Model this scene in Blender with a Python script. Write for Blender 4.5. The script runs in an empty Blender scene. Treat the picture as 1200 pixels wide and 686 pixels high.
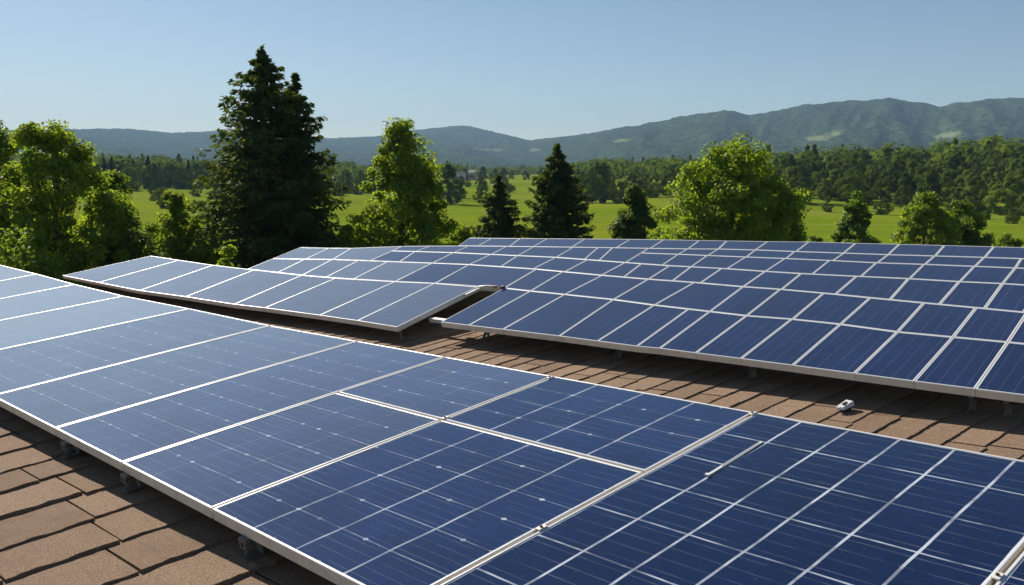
import bpy, bmesh, math, random
import numpy as np
from mathutils import Vector, Matrix

# ---------------------------------------------------------------- camera, sky, sun, exposure
SC = bpy.context.scene
COL = SC.collection
CAM_H = 8.0
cam_data = bpy.data.cameras.new('camera')
cam_data.lens = 32.13
cam_data.sensor_width = 36
cam_data.clip_start = 0.05
cam_data.clip_end = 30000
cam = bpy.data.objects.new('camera', cam_data)
cam.location = (0, 0, CAM_H)
cam.rotation_euler = (math.pi / 2 - 0.12998, 0, 0)
COL.objects.link(cam)
SC.camera = cam

SUN_EL, SUN_AZ = math.radians(31), math.radians(-32)
world = bpy.data.worlds.new('World')
SC.world = world
world.use_nodes = True
wn, wl = world.node_tree.nodes, world.node_tree.links
wn.clear()
sky = wn.new('ShaderNodeTexSky')
sky.sky_type = 'NISHITA'
sky.sun_disc = False
sky.sun_elevation = SUN_EL
sky.sun_rotation = SUN_AZ
sky.altitude = 300
sky.air_density = 1.0
sky.dust_density = 0.22
sky.ozone_density = 2.6
bgn = wn.new('ShaderNodeBackground')
bgn.inputs['Strength'].default_value = 0.050
won = wn.new('ShaderNodeOutputWorld')
wl.new(sky.outputs[0], bgn.inputs[0])
wl.new(bgn.outputs[0], won.inputs[0])

sun_data = bpy.data.lights.new('sun', 'SUN')
sun_data.energy = 5.0
sun_data.angle = math.radians(0.5)
sun_data.color = (1.0, 0.94, 0.84)
sun = bpy.data.objects.new('sun', sun_data)
SUN_DIR = Vector((math.cos(SUN_EL) * math.sin(SUN_AZ), math.cos(SUN_EL) * math.cos(SUN_AZ), math.sin(SUN_EL)))
sun.rotation_euler = (-SUN_DIR).to_track_quat('-Z', 'Y').to_euler()
sun.location = (-20, 30, 40)
COL.objects.link(sun)

SC.view_settings.view_transform = 'Standard'
SC.view_settings.look = 'None'
SC.view_settings.gamma = 1
SC.view_settings.use_curve_mapping = False
SC.view_settings.exposure = 0.64

rng = np.random.default_rng(7)
random.seed(7)

# ---------------------------------------------------------------- object helpers
def link(o, parent=None):
    COL.objects.link(o)
    if parent is not None:
        o.parent = parent
    return o

def thing(name, label, cat, loc=(0, 0, 0), group=None, rotz=0):
    o = bpy.data.objects.new(name, None)
    o.empty_display_size = 0.1
    o.location = loc
    o.rotation_euler = (0, 0, rotz)
    o['label'] = label
    o['category'] = cat
    if group:
        o['group'] = group
    return link(o)

def tag(o, label, cat, group=None):
    o['label'] = label
    o['category'] = cat
    if group:
        o['group'] = group
    return o

def mesh_obj(name, verts, faces, mat, parent=None, uvs=None, smooth=False, mat_ids=None):
    me = bpy.data.meshes.new(name)
    me.from_pydata([tuple(v) for v in verts], [], faces)
    for m in (mat if isinstance(mat, (list, tuple)) else [mat]):
        me.materials.append(m)
    if uvs is not None:
        ul = me.uv_layers.new(name='UVMap')
        ul.data.foreach_set('uv', np.asarray(uvs, dtype=np.float32).ravel())
    if mat_ids is not None:
        me.polygons.foreach_set('material_index', mat_ids)
    if smooth:
        me.polygons.foreach_set('use_smooth', [True] * len(me.polygons))
    me.update()
    return link(bpy.data.objects.new(name, me), parent)

def bm_obj(name, bm, mat, parent=None, smooth=False, bevel=0):
    if bevel:
        bmesh.ops.bevel(bm, geom=[e for e in bm.edges], offset=bevel, segments=2, affect='EDGES', clamp_overlap=True)
    me = bpy.data.meshes.new(name)
    bm.to_mesh(me)
    bm.free()
    me.materials.append(mat)
    if smooth:
        me.polygons.foreach_set('use_smooth', [True] * len(me.polygons))
    return link(bpy.data.objects.new(name, me), parent)

def box(bm, c, ax, ay, az, sx, sy, sz):
    c = Vector(c); ax = Vector(ax); ay = Vector(ay); az = Vector(az)
    vs = [bm.verts.new(c + ax * (sx / 2 * i) + ay * (sy / 2 * j) + az * (sz / 2 * k))
          for i in (-1, 1) for j in (-1, 1) for k in (-1, 1)]
    for q in ((0, 1, 3, 2), (4, 6, 7, 5), (0, 4, 5, 1), (2, 3, 7, 6), (0, 2, 6, 4), (1, 5, 7, 3)):
        bm.faces.new([vs[i] for i in q])

def tube(bm, pts, radii, n=8, cap=True):
    pts = [Vector(p) for p in pts]
    rings = []
    for i, p in enumerate(pts):
        d = (pts[min(i + 1, len(pts) - 1)] - pts[max(i - 1, 0)]).normalized()
        a = d.orthogonal().normalized()
        b = d.cross(a)
        rings.append([bm.verts.new(p + (a * math.cos(t) + b * math.sin(t)) * radii[i])
                      for t in [2 * math.pi * k / n for k in range(n)]])
    for r0, r1 in zip(rings, rings[1:]):
        # align rings to avoid twisting
        k0 = min(range(n), key=lambda k: (r1[k].co - r0[0].co).length)
        for k in range(n):
            bm.faces.new((r0[k], r0[(k + 1) % n], r1[(k + 1 + k0) % n], r1[(k + k0) % n]))
    if cap:
        bm.faces.new(rings[0][::-1]); bm.faces.new(rings[-1])

# ---------------------------------------------------------------- material helpers
class NT:
    def __init__(self, name):
        self.m = bpy.data.materials.new(name)
        self.m.use_nodes = True
        self.t = self.m.node_tree
        self.t.nodes.clear()
        self.out = self.t.nodes.new('ShaderNodeOutputMaterial')
    def n(self, kind, **kw):
        nd = self.t.nodes.new(kind)
        for k, v in kw.items():
            setattr(nd, k, v)
        return nd
    def set(self, sock, v):
        if isinstance(v, bpy.types.NodeSocket):
            self.t.links.new(v, sock)
        elif isinstance(v, (tuple, list)) and len(v) == 3 and sock.type == 'RGBA':
            sock.default_value = (*v, 1)
        else:
            sock.default_value = v
    def math(self, op, a, b=None, c=None, clamp=False):
        nd = self.n('ShaderNodeMath', operation=op, use_clamp=clamp)
        for i, v in enumerate((a, b, c)):
            if v is not None:
                self.set(nd.inputs[i], v)
        return nd.outputs[0]
    def mix(self, f, a, b, blend='MIX'):
        nd = self.n('ShaderNodeMix', data_type='RGBA', blend_type=blend)
        self.set(nd.inputs[0], f); self.set(nd.inputs[6], a); self.set(nd.inputs[7], b)
        return nd.outputs[2]
    def noise(self, scale, detail=4, rough=0.55, vec=None, dist=0):
        nd = self.n('ShaderNodeTexNoise')
        nd.inputs['Scale'].default_value = scale
        nd.inputs['Detail'].default_value = detail
        nd.inputs['Roughness'].default_value = rough
        nd.inputs['Distortion'].default_value = dist
        if vec is not None:
            self.t.links.new(vec, nd.inputs['Vector'])
        return nd.outputs[0]
    def ramp(self, f, stops):
        nd = self.n('ShaderNodeValToRGB')
        el = nd.color_ramp.elements
        while len(el) < len(stops):
            el.new(0.5)
        for e, (p, c) in zip(el, stops):
            e.position = p
            e.color = (*c, 1) if len(c) == 3 else c
        self.t.links.new(f, nd.inputs[0])
        return nd.outputs[0]
    def remap(self, f, a, b, c=0.0, d=1.0):
        nd = self.n('ShaderNodeMapRange')
        self.set(nd.inputs[0], f)
        for i, v in enumerate((a, b, c, d)):
            nd.inputs[i + 1].default_value = v
        return nd.outputs[0]
    def scalevec(self, vec, s):
        nd = self.n('ShaderNodeMapping')
        nd.inputs['Scale'].default_value = s
        self.t.links.new(vec, nd.inputs[0])
        return nd.outputs[0]
    def coord(self, which='Object'):
        return self.n('ShaderNodeTexCoord').outputs[which]
    def position(self):
        return self.n('ShaderNodeNewGeometry').outputs['Position']
    def bsdf(self, **kw):
        nd = self.n('ShaderNodeBsdfPrincipled')
        for k, v in kw.items():
            self.set(nd.inputs[k.replace('_', ' ')], v)
        self.t.links.new(nd.outputs[0], self.out.inputs[0])
        return nd
    def bump(self, h, strength=0.3, dist=0.01):
        nd = self.n('ShaderNodeBump')
        nd.inputs['Strength'].default_value = strength
        nd.inputs['Distance'].default_value = dist
        self.t.links.new(h, nd.inputs['Height'])
        return nd.outputs[0]

def mat_metal(name, col, rough, metallic=0.3, dirt=0.25):
    t = NT(name)
    p = t.position()
    f = t.noise(9, 5, 0.65, p)
    f2 = t.noise(140, 3, 0.6, p)
    c = t.mix(t.remap(f, 0.45, 0.75, 0, dirt), col, (0.30, 0.25, 0.19))
    c = t.mix(t.remap(f2, 0.62, 0.72, 0, dirt), c, (0.16, 0.13, 0.10))
    t.bsdf(Base_Color=c, Metallic=metallic, Roughness=t.remap(f, 0.3, 0.7, rough - 0.08, rough + 0.12))
    return t.m

def mat_cells(name, wu, wt, bu, bt, dots, streak_axis, fine, base=(0.004, 0.011, 0.038), dust_glare=0.016, streak=0.08, fing0=0.0, fing1=0.09, sheen=0.04):
    """glass-covered solar cells: lines at integer UV, faint fingers, solder dots, painted sky glare, dust."""
    t = NT(name)
    uv = t.coord('UV')
    sx = t.n('ShaderNodeSeparateXYZ')
    t.t.links.new(uv, sx.inputs[0])
    u, v = sx.outputs[0], sx.outputs[1]
    pos = t.position()
    wob = t.math('MULTIPLY', t.math('SUBTRACT', t.noise(3.0, 2, 0.5, pos), 0.5), 0.05)
    def dist(x):
        fr = t.math('FRACT', t.math('ADD', t.math('ADD', x, wob), 0.5))
        return t.math('ABSOLUTE', t.math('SUBTRACT', fr, 0.5))
    du, dv = dist(u), dist(v)
    brk = t.noise(5.5, 3, 0.6, pos)
    wear = t.remap(brk, 0.36, 0.6, 0.35, 1.0)
    lu = t.math('MULTIPLY', t.math('LESS_THAN', du, wu), t.math('MULTIPLY', wear, bu))
    lt = t.math('MULTIPLY', t.math('LESS_THAN', dv, wt), t.math('MULTIPLY', t.remap(brk, 0.4, 0.62, 0.2, 1.0), bt))
    line = t.math('MAXIMUM', lu, lt)
    # faint fingers
    fx = u if streak_axis == 0 else v
    ff = t.math('ABSOLUTE', t.math('SUBTRACT', t.math('FRACT', t.math('MULTIPLY', fx, fine)), 0.5))
    fing = t.math('MULTIPLY', t.math('LESS_THAN', ff, 0.045), t.remap(brk, 0.35, 0.65, fing0, fing1))
    line = t.math('MAXIMUM', line, fing)
    if dots:
        # small light diamonds where the wires cross the cells
        a = t.math('ABSOLUTE', t.math('SUBTRACT', t.math('FRACT', t.math('ADD', t.math('MULTIPLY', u, 2.0), 0.5)), 0.5))
        d = t.math('ADD', t.math('MULTIPLY', a, 0.5), dv)
        wn_ = t.n('ShaderNodeTexWhiteNoise')
        sn = t.n('ShaderNodeVectorMath', operation='FLOOR')
        ad = t.n('ShaderNodeVectorMath', operation='ADD')
        ad.inputs[1].default_value = (0.5, 0.5, 0.5)
        t.t.links.new(t.scalevec(uv, (2, 1, 1)), ad.inputs[0])
        t.t.links.new(ad.outputs[0], sn.inputs[0])
        t.t.links.new(sn.outputs[0], wn_.inputs['Vector'])
        dm = t.math('MULTIPLY', t.math('LESS_THAN', d, 0.055), t.math('MULTIPLY', t.remap(wn_.outputs[0], 0.2, 1.0, 0.0, 1.0), dots))
        line = t.math('MAXIMUM', line, dm)
    # brushed streaks and mottled silicon
    sv = t.scalevec(uv, (1.3, 46, 1) if streak_axis == 1 else (34, 1.2, 1))
    st = t.noise(1.0, 3, 0.65, sv)
    mott = t.noise(2.2, 5, 0.62, pos)
    vo = t.n('ShaderNodeTexVoronoi')
    vo.inputs['Scale'].default_value = 55
    t.t.links.new(pos, vo.inputs['Vector'])
    info = t.n('ShaderNodeObjectInfo')
    rnd = info.outputs['Random']
    b = Vector(base)
    c = t.mix(t.remap(mott, 0.3, 0.7), tuple(b * 0.75), tuple(b * 1.35))
    c = t.mix(t.remap(rnd, 0, 1, 0, 0.35), c, (0.006, 0.017, 0.055))
    c = t.mix(0.16, c, vo.outputs['Color'], 'SOFT_LIGHT')
    c = t.mix(t.remap(st, 0.52, 0.78, 0, streak), c, (0.12, 0.18, 0.32))
    c = t.mix(t.remap(t.noise(1.1, 6, 0.7, pos), 0.4, 0.75, dust_glare * 0.35, dust_glare), c, (0.26, 0.35, 0.54))  # pale blue dusty film, doubling as painted sky glare on left panels
    spk = t.noise(90, 2, 0.5, pos)
    c = t.mix(t.remap(spk, 0.70, 0.78, 0, 0.12), c, (0.5, 0.5, 0.5))
    c = t.mix(line, c, (0.62, 0.66, 0.72))
    rough = t.remap(mott, 0.25, 0.75, 0.045, 0.085)
    h = t.noise(0.9, 2, 0.5, pos)
    t.bsdf(Base_Color=c, Roughness=rough, IOR=1.55, Sheen_Weight=sheen, Sheen_Roughness=0.3, Sheen_Tint=(0.85, 0.92, 1.0), Normal=t.bump(h, 0.12, 0.01))  # sheen paints part of the sky's glare at grazing view
    return t.m

def mat_leaf(name, col, trans, fac, var=0.5, scale=0.9, gloss=0.035):
    t = NT(name)
    pos = t.position()
    f = t.noise(scale, 3, 0.6, pos)
    f2 = t.noise(7.0, 2, 0.5, pos)
    def vary(c):
        c = Vector(c)
        lo = (c.x * 0.72, c.y * 0.80, c.z * 0.9); hi = (c.x * 1.45, c.y * 1.22, c.z * 0.9)
        x = t.mix(t.remap(f, 0.35, 0.65), lo, hi)
        return t.mix(t.remap(f2, 0.3, 0.7, 0, var), x, tuple(c * 0.6))
    d = t.n('ShaderNodeBsdfDiffuse'); t.set(d.inputs[0], vary(col))
    tr = t.n('ShaderNodeBsdfTranslucent'); t.set(tr.inputs[0], vary(trans))
    gl = t.n('ShaderNodeBsdfGlossy'); gl.inputs['Roughness'].default_value = 0.45
    t.set(gl.inputs[0], (0.5, 0.5, 0.45))
    m1 = t.n('ShaderNodeMixShader'); m1.inputs[0].default_value = fac
    t.t.links.new(d.outputs[0], m1.inputs[1]); t.t.links.new(tr.outputs[0], m1.inputs[2])
    m2 = t.n('ShaderNodeMixShader'); m2.inputs[0].default_value = gloss
    t.t.links.new(m1.outputs[0], m2.inputs[1]); t.t.links.new(gl.outputs[0], m2.inputs[2])
    t.t.links.new(m2.outputs[0], t.out.inputs[0])
    return t.m

def mat_bark(name, col):
    t = NT(name)
    p = t.position()
    f = t.noise(14, 5, 0.65, t.scalevec(p, (1, 1, 0.25)))
    c = t.mix(f, tuple(Vector(col) * 0.5), tuple(Vector(col) * 1.5))
    t.bsdf(Base_Color=c, Roughness=0.9, Normal=t.bump(f, 0.6, 0.03))
    return t.m

M_FRAME = mat_metal('white_aluminium', (0.74, 0.73, 0.71), 0.38, 0.15, 0.16)
M_FRAME_SIDE = mat_metal('weathered_aluminium', (0.74, 0.68, 0.60), 0.5, 0.1, 0.3)
M_BRACKET = mat_metal('grey_bracket_steel', (0.16, 0.16, 0.145), 0.5, 0.4, 0.5)
M_DARKMETAL = mat_metal('dark_bolt_steel', (0.06, 0.06, 0.06), 0.45, 0.6, 0.3)
M_WHITE = mat_metal('white_plastic', (0.72, 0.71, 0.68), 0.4, 0.0, 0.3)
M_BLACK = mat_metal('black_rubber', (0.02, 0.02, 0.02), 0.6, 0.0, 0.2)
M_RED = mat_metal('dull_red_plastic', (0.22, 0.05, 0.05), 0.5, 0.0, 0.3)

CELL_FAR = mat_cells('cells_pale_front', 0.007, 0.015, 0.22, 0.42, 0.8, 1, 3.0, base=(0.011, 0.028, 0.086), dust_glare=0.06, sheen=0.52)  # lighter base, film and sheen paint in the sky's reflection
CELL_NEARLEFT = mat_cells('cells_blue_front', 0.007, 0.015, 0.22, 0.42, 0.8, 1, 3.0, base=(0.006, 0.023, 0.096), dust_glare=0.035, sheen=0.46)  # sheen raised to paint a weaker sky reflection over the blue
CELL_GLARE = mat_cells('cells_sky_glare_front', 0.007, 0.014, 0.12, 0.30, 0.5, 1, 3.0, base=(0.012, 0.028, 0.080), dust_glare=0.10, sheen=0.95)  # strongest painted sky glare, put into colour film and sheen
CELL_MID = mat_cells('cells_gridded', 0.017, 0.014, 0.70, 0.45, 0.8, 1, 4.0, base=(0.0035, 0.015, 0.072), sheen=0.06)
CELL_BOLD = mat_cells('cells_bold_wires', 0.024, 0.015, 0.85, 0.70, 0.0, 1, 4.0, base=(0.0010, 0.0065, 0.042), dust_glare=0.005, streak=0.06, sheen=0.0)
CELL_BACK = mat_cells('cells_back', 0.0, 0.0, 0.0, 0.0, 0.0, 0, 2.0, base=(0.0028, 0.0125, 0.062), streak=0.05, fing0=0.03, fing1=0.05, sheen=0.17)
CELL_LEFT = mat_cells('cells_left', 0.0, 0.0, 0.0, 0.0, 0.0, 1, 1.0, base=(0.012, 0.028, 0.082), dust_glare=0.06, streak=0.05, fing0=0.01, fing1=0.03, sheen=0.65)  # pale base and sheen paint sky reflection into the left block

# ---------------------------------------------------------------- terrain
def sm(a, b, x):
    t = np.clip((np.asarray(x, float) - a) / (b - a), 0, 1)
    return t * t * (3 - 2 * t)

def ground_z(x, y):
    x = np.asarray(x, float); y = np.asarray(y, float)
    r = np.hypot(x, y)
    az = np.degrees(np.arctan2(x, y))
    fwd = np.where(np.abs(az) < 90, 1.0, 0.0)
    right = 13.0 * sm(190, 430, r) * np.clip((az - 1) / 27.0, 0, 1.15)
    centre = 5.5 * sm(300, 720, r) * (1 - np.clip((az - 6) / 10, 0, 1))
    left = 5.0 * sm(330, 620, r) * np.clip((-az - 12) / 10, 0, 1)
    und = 0.5 * np.sin(x * 0.021 + 1.3) * np.sin(y * 0.017) + 0.3 * np.sin(x * 0.05 - y * 0.031)
    und = und * sm(60, 200, r) * (1 - sm(700, 1100, r))
    return fwd * (right + centre + left) + und

def polar_sheet(name, radii, azs, zfun, mat):
    R, A = np.meshgrid(radii, azs, indexing='ij')
    X = R * np.sin(A); Y = R * np.cos(A)
    Z = zfun(X, Y, R, A)
    nr, na = R.shape
    V = np.stack([X, Y, Z], -1).reshape(-1, 3)
    i = np.arange(nr - 1)[:, None] * na + np.arange(na - 1)[None, :]
    F = np.stack([i, i + 1, i + na + 1, i + na], -1).reshape(-1, 4)
    me = bpy.data.meshes.new(name)
    me.vertices.add(len(V)); me.vertices.foreach_set('co', V.ravel())
    me.loops.add(F.size); me.loops.foreach_set('vertex_index', F[:, ::-1].ravel().astype(np.int32))
    me.polygons.add(len(F))
    me.polygons.foreach_set('loop_start', np.arange(0, F.size, 4, dtype=np.int32))
    me.polygons.foreach_set('use_smooth', np.ones(len(F), dtype=bool))
    me.materials.append(mat)
    me.update(calc_edges=True)
    o = link(bpy.data.objects.new(name, me))
    o['kind'] = 'structure'
    return o, V

def mat_grass():
    t = NT('meadow_grass')
    p = t.position()
    big = t.noise(0.012, 4, 0.55, p)
    band = t.noise(0.05, 4, 0.6, t.scalevec(p, (0.25, 1.6, 1)))
    fine = t.noise(0.9, 4, 0.7, p)
    c = t.ramp(big, [(0.35, (0.120, 0.178, 0.009)), (0.52, (0.165, 0.220, 0.011)), (0.68, (0.215, 0.250, 0.018))])
    c = t.mix(t.remap(band, 0.45, 0.65, 0, 0.5), c, (0.205, 0.240, 0.016))
    mow = t.noise(0.22, 3, 0.6, t.scalevec(p, (0.12, 1.3, 1)))
    c = t.mix(t.remap(mow, 0.5, 0.62, 0, 0.45), c, (0.25, 0.255, 0.060))
    dry = t.noise(0.03, 5, 0.65, t.scalevec(p, (0.6, 1.0, 1)))
    c = t.mix(t.remap(dry, 0.55, 0.7, 0, 0.55), c, (0.27, 0.25, 0.075))
    c = t.mix(t.remap(dry, 0.32, 0.44, 0.5, 0.0), c, (0.085, 0.135, 0.018))
    c = t.mix(t.remap(fine, 0.45, 0.7, 0, 0.4), c, (0.05, 0.085, 0.008))
    t.bsdf(Base_Color=c, Roughness=1.0, Specular_IOR_Level=0.0, Normal=t.bump(fine, 0.8, 0.3))
    return t.m

gr_r = np.concatenate([[0.0], np.geomspace(4, 900, 90), np.geomspace(950, 6900, 24)])
polar_sheet('ground', gr_r, np.linspace(-math.pi, math.pi, 361), lambda X, Y, R, A: ground_z(X, Y), mat_grass())

# hills: crest elevation as seen across the valley, given by azimuth
HX = np.array([-500, -300, 85, 150, 200, 250, 330, 400, 440, 490, 545, 600, 620, 680, 740, 800, 850, 880, 950, 1000, 1040, 1080, 1100, 1150, 1200, 1350, 1700])
HY = np.array([158, 150, 152, 151, 156, 154, 160, 162, 160, 152, 147, 160, 165, 158, 148, 137, 129, 136, 122, 118, 115, 121, 125, 117, 114, 118, 135])
pit = 0.12998
def pix_dir(px, py):
    a = (np.asarray(px, float) - 600) / 1071; b = -(np.asarray(py, float) - 343) / 1071
    return a, math.cos(pit) + b * math.sin(pit), -math.sin(pit) + b * math.cos(pit)
_hx, _hy, _hz = pix_dir(HX, HY)
H_AZ = np.arctan2(_hx, _hy); H_EL = _hz / np.hypot(_hx, _hy)

def vnoise(x, y, seed):
    """smooth value noise"""
    r = np.random.default_rng(seed).random((64, 64))
    xi = np.floor(x).astype(int); yi = np.floor(y).astype(int)
    fx = x - xi; fy = y - yi
    fx = fx * fx * (3 - 2 * fx); fy = fy * fy * (3 - 2 * fy)
    g = lambda i, j: r[(xi + i) % 64, (yi + j) % 64]
    return (g(0, 0) * (1 - fx) + g(1, 0) * fx) * (1 - fy) + (g(0, 1) * (1 - fx) + g(1, 1) * fx) * fy

def crest_r(A):
    return 5600 - 2000 * sm(math.radians(-6), math.radians(10), A)

def hills_z(X, Y, R, A):
    el = np.interp(A, H_AZ, H_EL)
    rc = crest_r(A)
    top = el * rc + CAM_H
    r0 = 1250.0
    t = (R - r0) / (rc - r0)
    wig = 0.10 * (vnoise(np.degrees(A) * 0.30 + 9, R / 900, 3) - 0.5) + 0.05 * (vnoise(np.degrees(A) * 0.9, R / 300, 4) - 0.5)
    tt = np.clip(t + wig * np.sin(np.pi * np.clip(t, 0, 1)), 0, 1)
    prof = 0.55 * tt ** 1.35 + 0.45 * sm(0.35, 1.0, tt)
    spur = np.abs(vnoise(np.degrees(A) * 0.42 + R / 1500, R / 1400, 5) - 0.5) * 2
    spur2 = np.abs(vnoise(np.degrees(A) * 1.3 - R / 700, R / 600, 6) - 0.5) * 2
    cut = (0.15 * spur + 0.06 * spur2) * np.sin(np.pi * np.clip(t, 0, 1)) ** 0.8
    z = -4 + (top + 4) * prof * (1 - cut)
    z = np.where(t > 1, top - (R - rc) * 0.16, z)
    z = z + (vnoise(X / 22, Y / 22, 8) - 0.5) * 9 * sm(0.02, 0.12, t) + (vnoise(X / 9 + 5, Y / 9, 9) - 0.5) * 4 * sm(0.02, 0.12, t)
    z = np.where(t < 0, -4, z)
    return z

def mat_hills():
    t = NT('wooded_hills')
    p = t.position()
    f = t.noise(0.045, 5, 0.7, p)
    g = t.noise(0.0035, 4, 0.6, p)
    vo = t.n('ShaderNodeTexVoronoi'); vo.inputs['Scale'].default_value = 0.07
    t.t.links.new(p, vo.inputs['Vector'])
    c = t.mix(t.remap(f, 0.35, 0.68), (0.007, 0.020, 0.012), (0.105, 0.150, 0.060))
    c = t.mix(t.remap(g, 0.42, 0.62, 0, 0.6), c, (0.022, 0.042, 0.020))
    c = t.mix(t.remap(vo.outputs['Distance'], 0.3, 0.9, 0, 0.45), c, (0.010, 0.020, 0.010))
    at = t.n('ShaderNodeAttribute', attribute_name='clearing')
    c = t.mix(at.outputs['Fac'], c, t.mix(t.noise(0.02, 3, 0.5, p), (0.12, 0.16, 0.06), (0.22, 0.24, 0.11)))
    t.bsdf(Base_Color=c, Roughness=1.0, Specular_IOR_Level=0.0, Normal=t.bump(f, 0.8, 12))
    return t.m

h_r = np.concatenate([np.linspace(1200, 2400, 70), np.linspace(2420, 6200, 130), np.linspace(6300, 6800, 4)])
hills, hv = polar_sheet('hills', h_r, np.linspace(math.radians(-44), math.radians(44), 760), hills_z, mat_hills())
# hay meadows cut out of the woods on the slopes
at = hills.data.attributes.new('clearing', 'FLOAT', 'POINT')
hr = np.hypot(hv[:, 0], hv[:, 1]); ha = np.degrees(np.arctan2(hv[:, 0], hv[:, 1]))
mask = np.zeros(len(hv))
CLEARINGS = [(18.3, 2684, 34, 8), (19.1, 2700, 22, 9), (25.25, 2650, 38, 7), (6.73, 3055, 28, 6), (-1.85, 3870, 95, 5), (1.43, 3740, 24, 6)]
for ca, cr, wd, dz in CLEARINGS:   # meadows follow the contour lines: (azimuth deg, distance m, half width m, half height m)
    k = np.argmin(((ha - ca) * math.pi / 180 * cr) ** 2 + (hr - cr) ** 2)
    d = ((ha - ca) * math.pi / 180 * cr / wd) ** 2 + ((hv[:, 2] - hv[k, 2]) / dz) ** 2 + ((hr - cr) / 220) ** 4
    d = d + 0.5 * (vnoise(hv[:, 0] / 40, hv[:, 1] / 40, 11) - 0.5)
    mask = np.maximum(mask, np.clip((1.15 - d) * 4, 0, 1))
at.data.foreach_set('value', mask.astype(np.float32))

# ---------------------------------------------------------------- roof frame of reference
O = Vector((0, 0, CAM_H))
D1 = Vector((-0.69278, 0.72055, -0.02926)); E2 = Vector((0.71388, 0.69098, 0.11362)); NN = Vector((-0.10208, -0.05782, 0.99309))
P0 = O + Vector((3.2931, 3.1266, -0.9748)); DD = Vector((0.69273, 0.67621, 0.25072)); NB = Vector((-0.20044, -0.15343, 0.96762))
GAP = 0.145
def front(u, v, w=0.0):
    return O + D1 * u + E2 * v + NN * (w - 1.5)
def roofp(u, v, w=0.0):
    return front(u, v, w - GAP)
def back(a, b, w=0.0):
    return P0 + D1 * a + DD * b + NB * w

# ---------------------------------------------------------------- house with the shingled roof
def mat_shingle():
    t = NT('brown_shingles')
    uv = t.coord('UV')
    p = t.position()
    sx = t.n('ShaderNodeSeparateXYZ'); t.t.links.new(uv, sx.inputs[0])
    rnd = sx.outputs[0]
    grit = t.noise(150, 4, 0.8, p)
    blot = t.noise(5, 5, 0.65, p)
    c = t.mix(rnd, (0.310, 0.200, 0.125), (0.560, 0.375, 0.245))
    c = t.mix(t.remap(blot, 0.4, 0.7, 0, 0.45), c, (0.54, 0.38, 0.26))
    c = t.mix(t.remap(blot, 0.25, 0.42, 0.35, 0.0), c, (0.21, 0.14, 0.098))
    c = t.mix(t.remap(grit, 0.38, 0.60, 0, 0.85), (0.15, 0.098, 0.064), c)
    c = t.mix(t.remap(t.noise(420, 1, 0.5, p), 0.66, 0.72, 0, 0.4), c, (0.45, 0.38, 0.30))
    t.bsdf(Base_Color=c, Roughness=0.92, Specular_IOR_Level=0.1, Normal=t.bump(grit, 0.8, 0.010))
    return t.m
M_SHINGLE = mat_shingle()

ROOF_POLY = [(-2.6, -3.2), (17.6, -3.2), (17.6, 3.4), (14.3, 3.95), (13.5, 4.3), (12.3, 4.85), (10.1, 5.5), (8.4, 5.75), (7.5, 6.1), (-2.6, 6.2)]
def v_limit(u):
    pts = sorted([(17.6, 3.4), (14.3, 3.95), (13.5, 4.3), (12.3, 4.85), (10.1, 5.5), (8.4, 5.75), (7.5, 6.1), (-2.6, 6.2)])
    return float(np.interp(u, [q[0] for q in pts], [q[1] for q in pts]))

house = thing('house', 'house carrying the solar panels on its brown shingle roof', 'house', (0, 0, 0))
vs, fs, uvs = [], [], []
def add_face(idx, val):
    fs.append(idx)
    uvs.extend([(val, 0.5)] * len(idx))
# deck
nP = len(ROOF_POLY)
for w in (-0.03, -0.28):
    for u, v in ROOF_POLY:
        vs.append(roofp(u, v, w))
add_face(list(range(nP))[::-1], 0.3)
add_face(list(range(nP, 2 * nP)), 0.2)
for i in range(nP):
    j = (i + 1) % nP
    add_face([i, j, nP + j, nP + i], 0.2)
# shingle tabs: butts look down towards the smaller u
def tabs(u_start, u_end, step, v_lo, v_hi, wmin, wmax, thick, skew, jag, seg):
    k = 0
    u = u_start
    while u < u_end:
        v = v_lo - random.random() * wmax
        off_prev = 0
        while v < v_hi:
            w = random.uniform(wmin, wmax)
            va, vb = max(v, v_lo), min(v + w, v_hi) - 0.011
            v += w
            lim = min(v_limit(u), v_limit(u + step)) - 0.02
            vb = min(vb, lim)
            if vb - va < 0.04:
                continue
            jog = random.choice((0, 0, 0, 1, -1)) * jag * random.uniform(0.6, 1.5)
            th = thick * random.uniform(0.75, 1.25)
            n = max(2, int((vb - va) / seg))
            base = len(vs)
            ph = random.random() * 20
            val = random.random()
            for i in range(n + 1):
                q = va + (vb - va) * i / n
                e = jog + jag * 0.28 * (math.sin(q * 31 + ph) * 0.5 + random.uniform(-1, 1) * 0.5)
                uu = u + e + skew * (q - v_lo)
                lift = random.uniform(-0.12, 0.2) * th
                vs.append(roofp(uu, q, -0.010 + th + lift))           # top of butt
                vs.append(roofp(uu + 0.001, q, -0.029))               # foot of butt
                vs.append(roofp(u + step * 1.12 + skew * (q - v_lo), q, -0.010))   # upper end under the next course
            for i in range(n):
                a = base + 3 * i
                add_face([a, a + 3, a + 5, a + 2], val)
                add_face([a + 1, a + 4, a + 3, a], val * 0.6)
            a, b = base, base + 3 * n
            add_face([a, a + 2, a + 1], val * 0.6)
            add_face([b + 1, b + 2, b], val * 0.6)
        u += step * random.uniform(0.97, 1.03)
tabs(-2.58, 17.3, 0.392, -3.15, 2.6, 0.34, 0.68, 0.0145, -0.10, 0.030, 0.030)
tabs(-2.58, 17.3, 0.158, 2.6, 6.2, 0.35, 0.8, 0.0075, -0.08, 0.013, 0.022)
mesh_obj('roof', vs, fs, M_SHINGLE, house, uvs)

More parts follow.
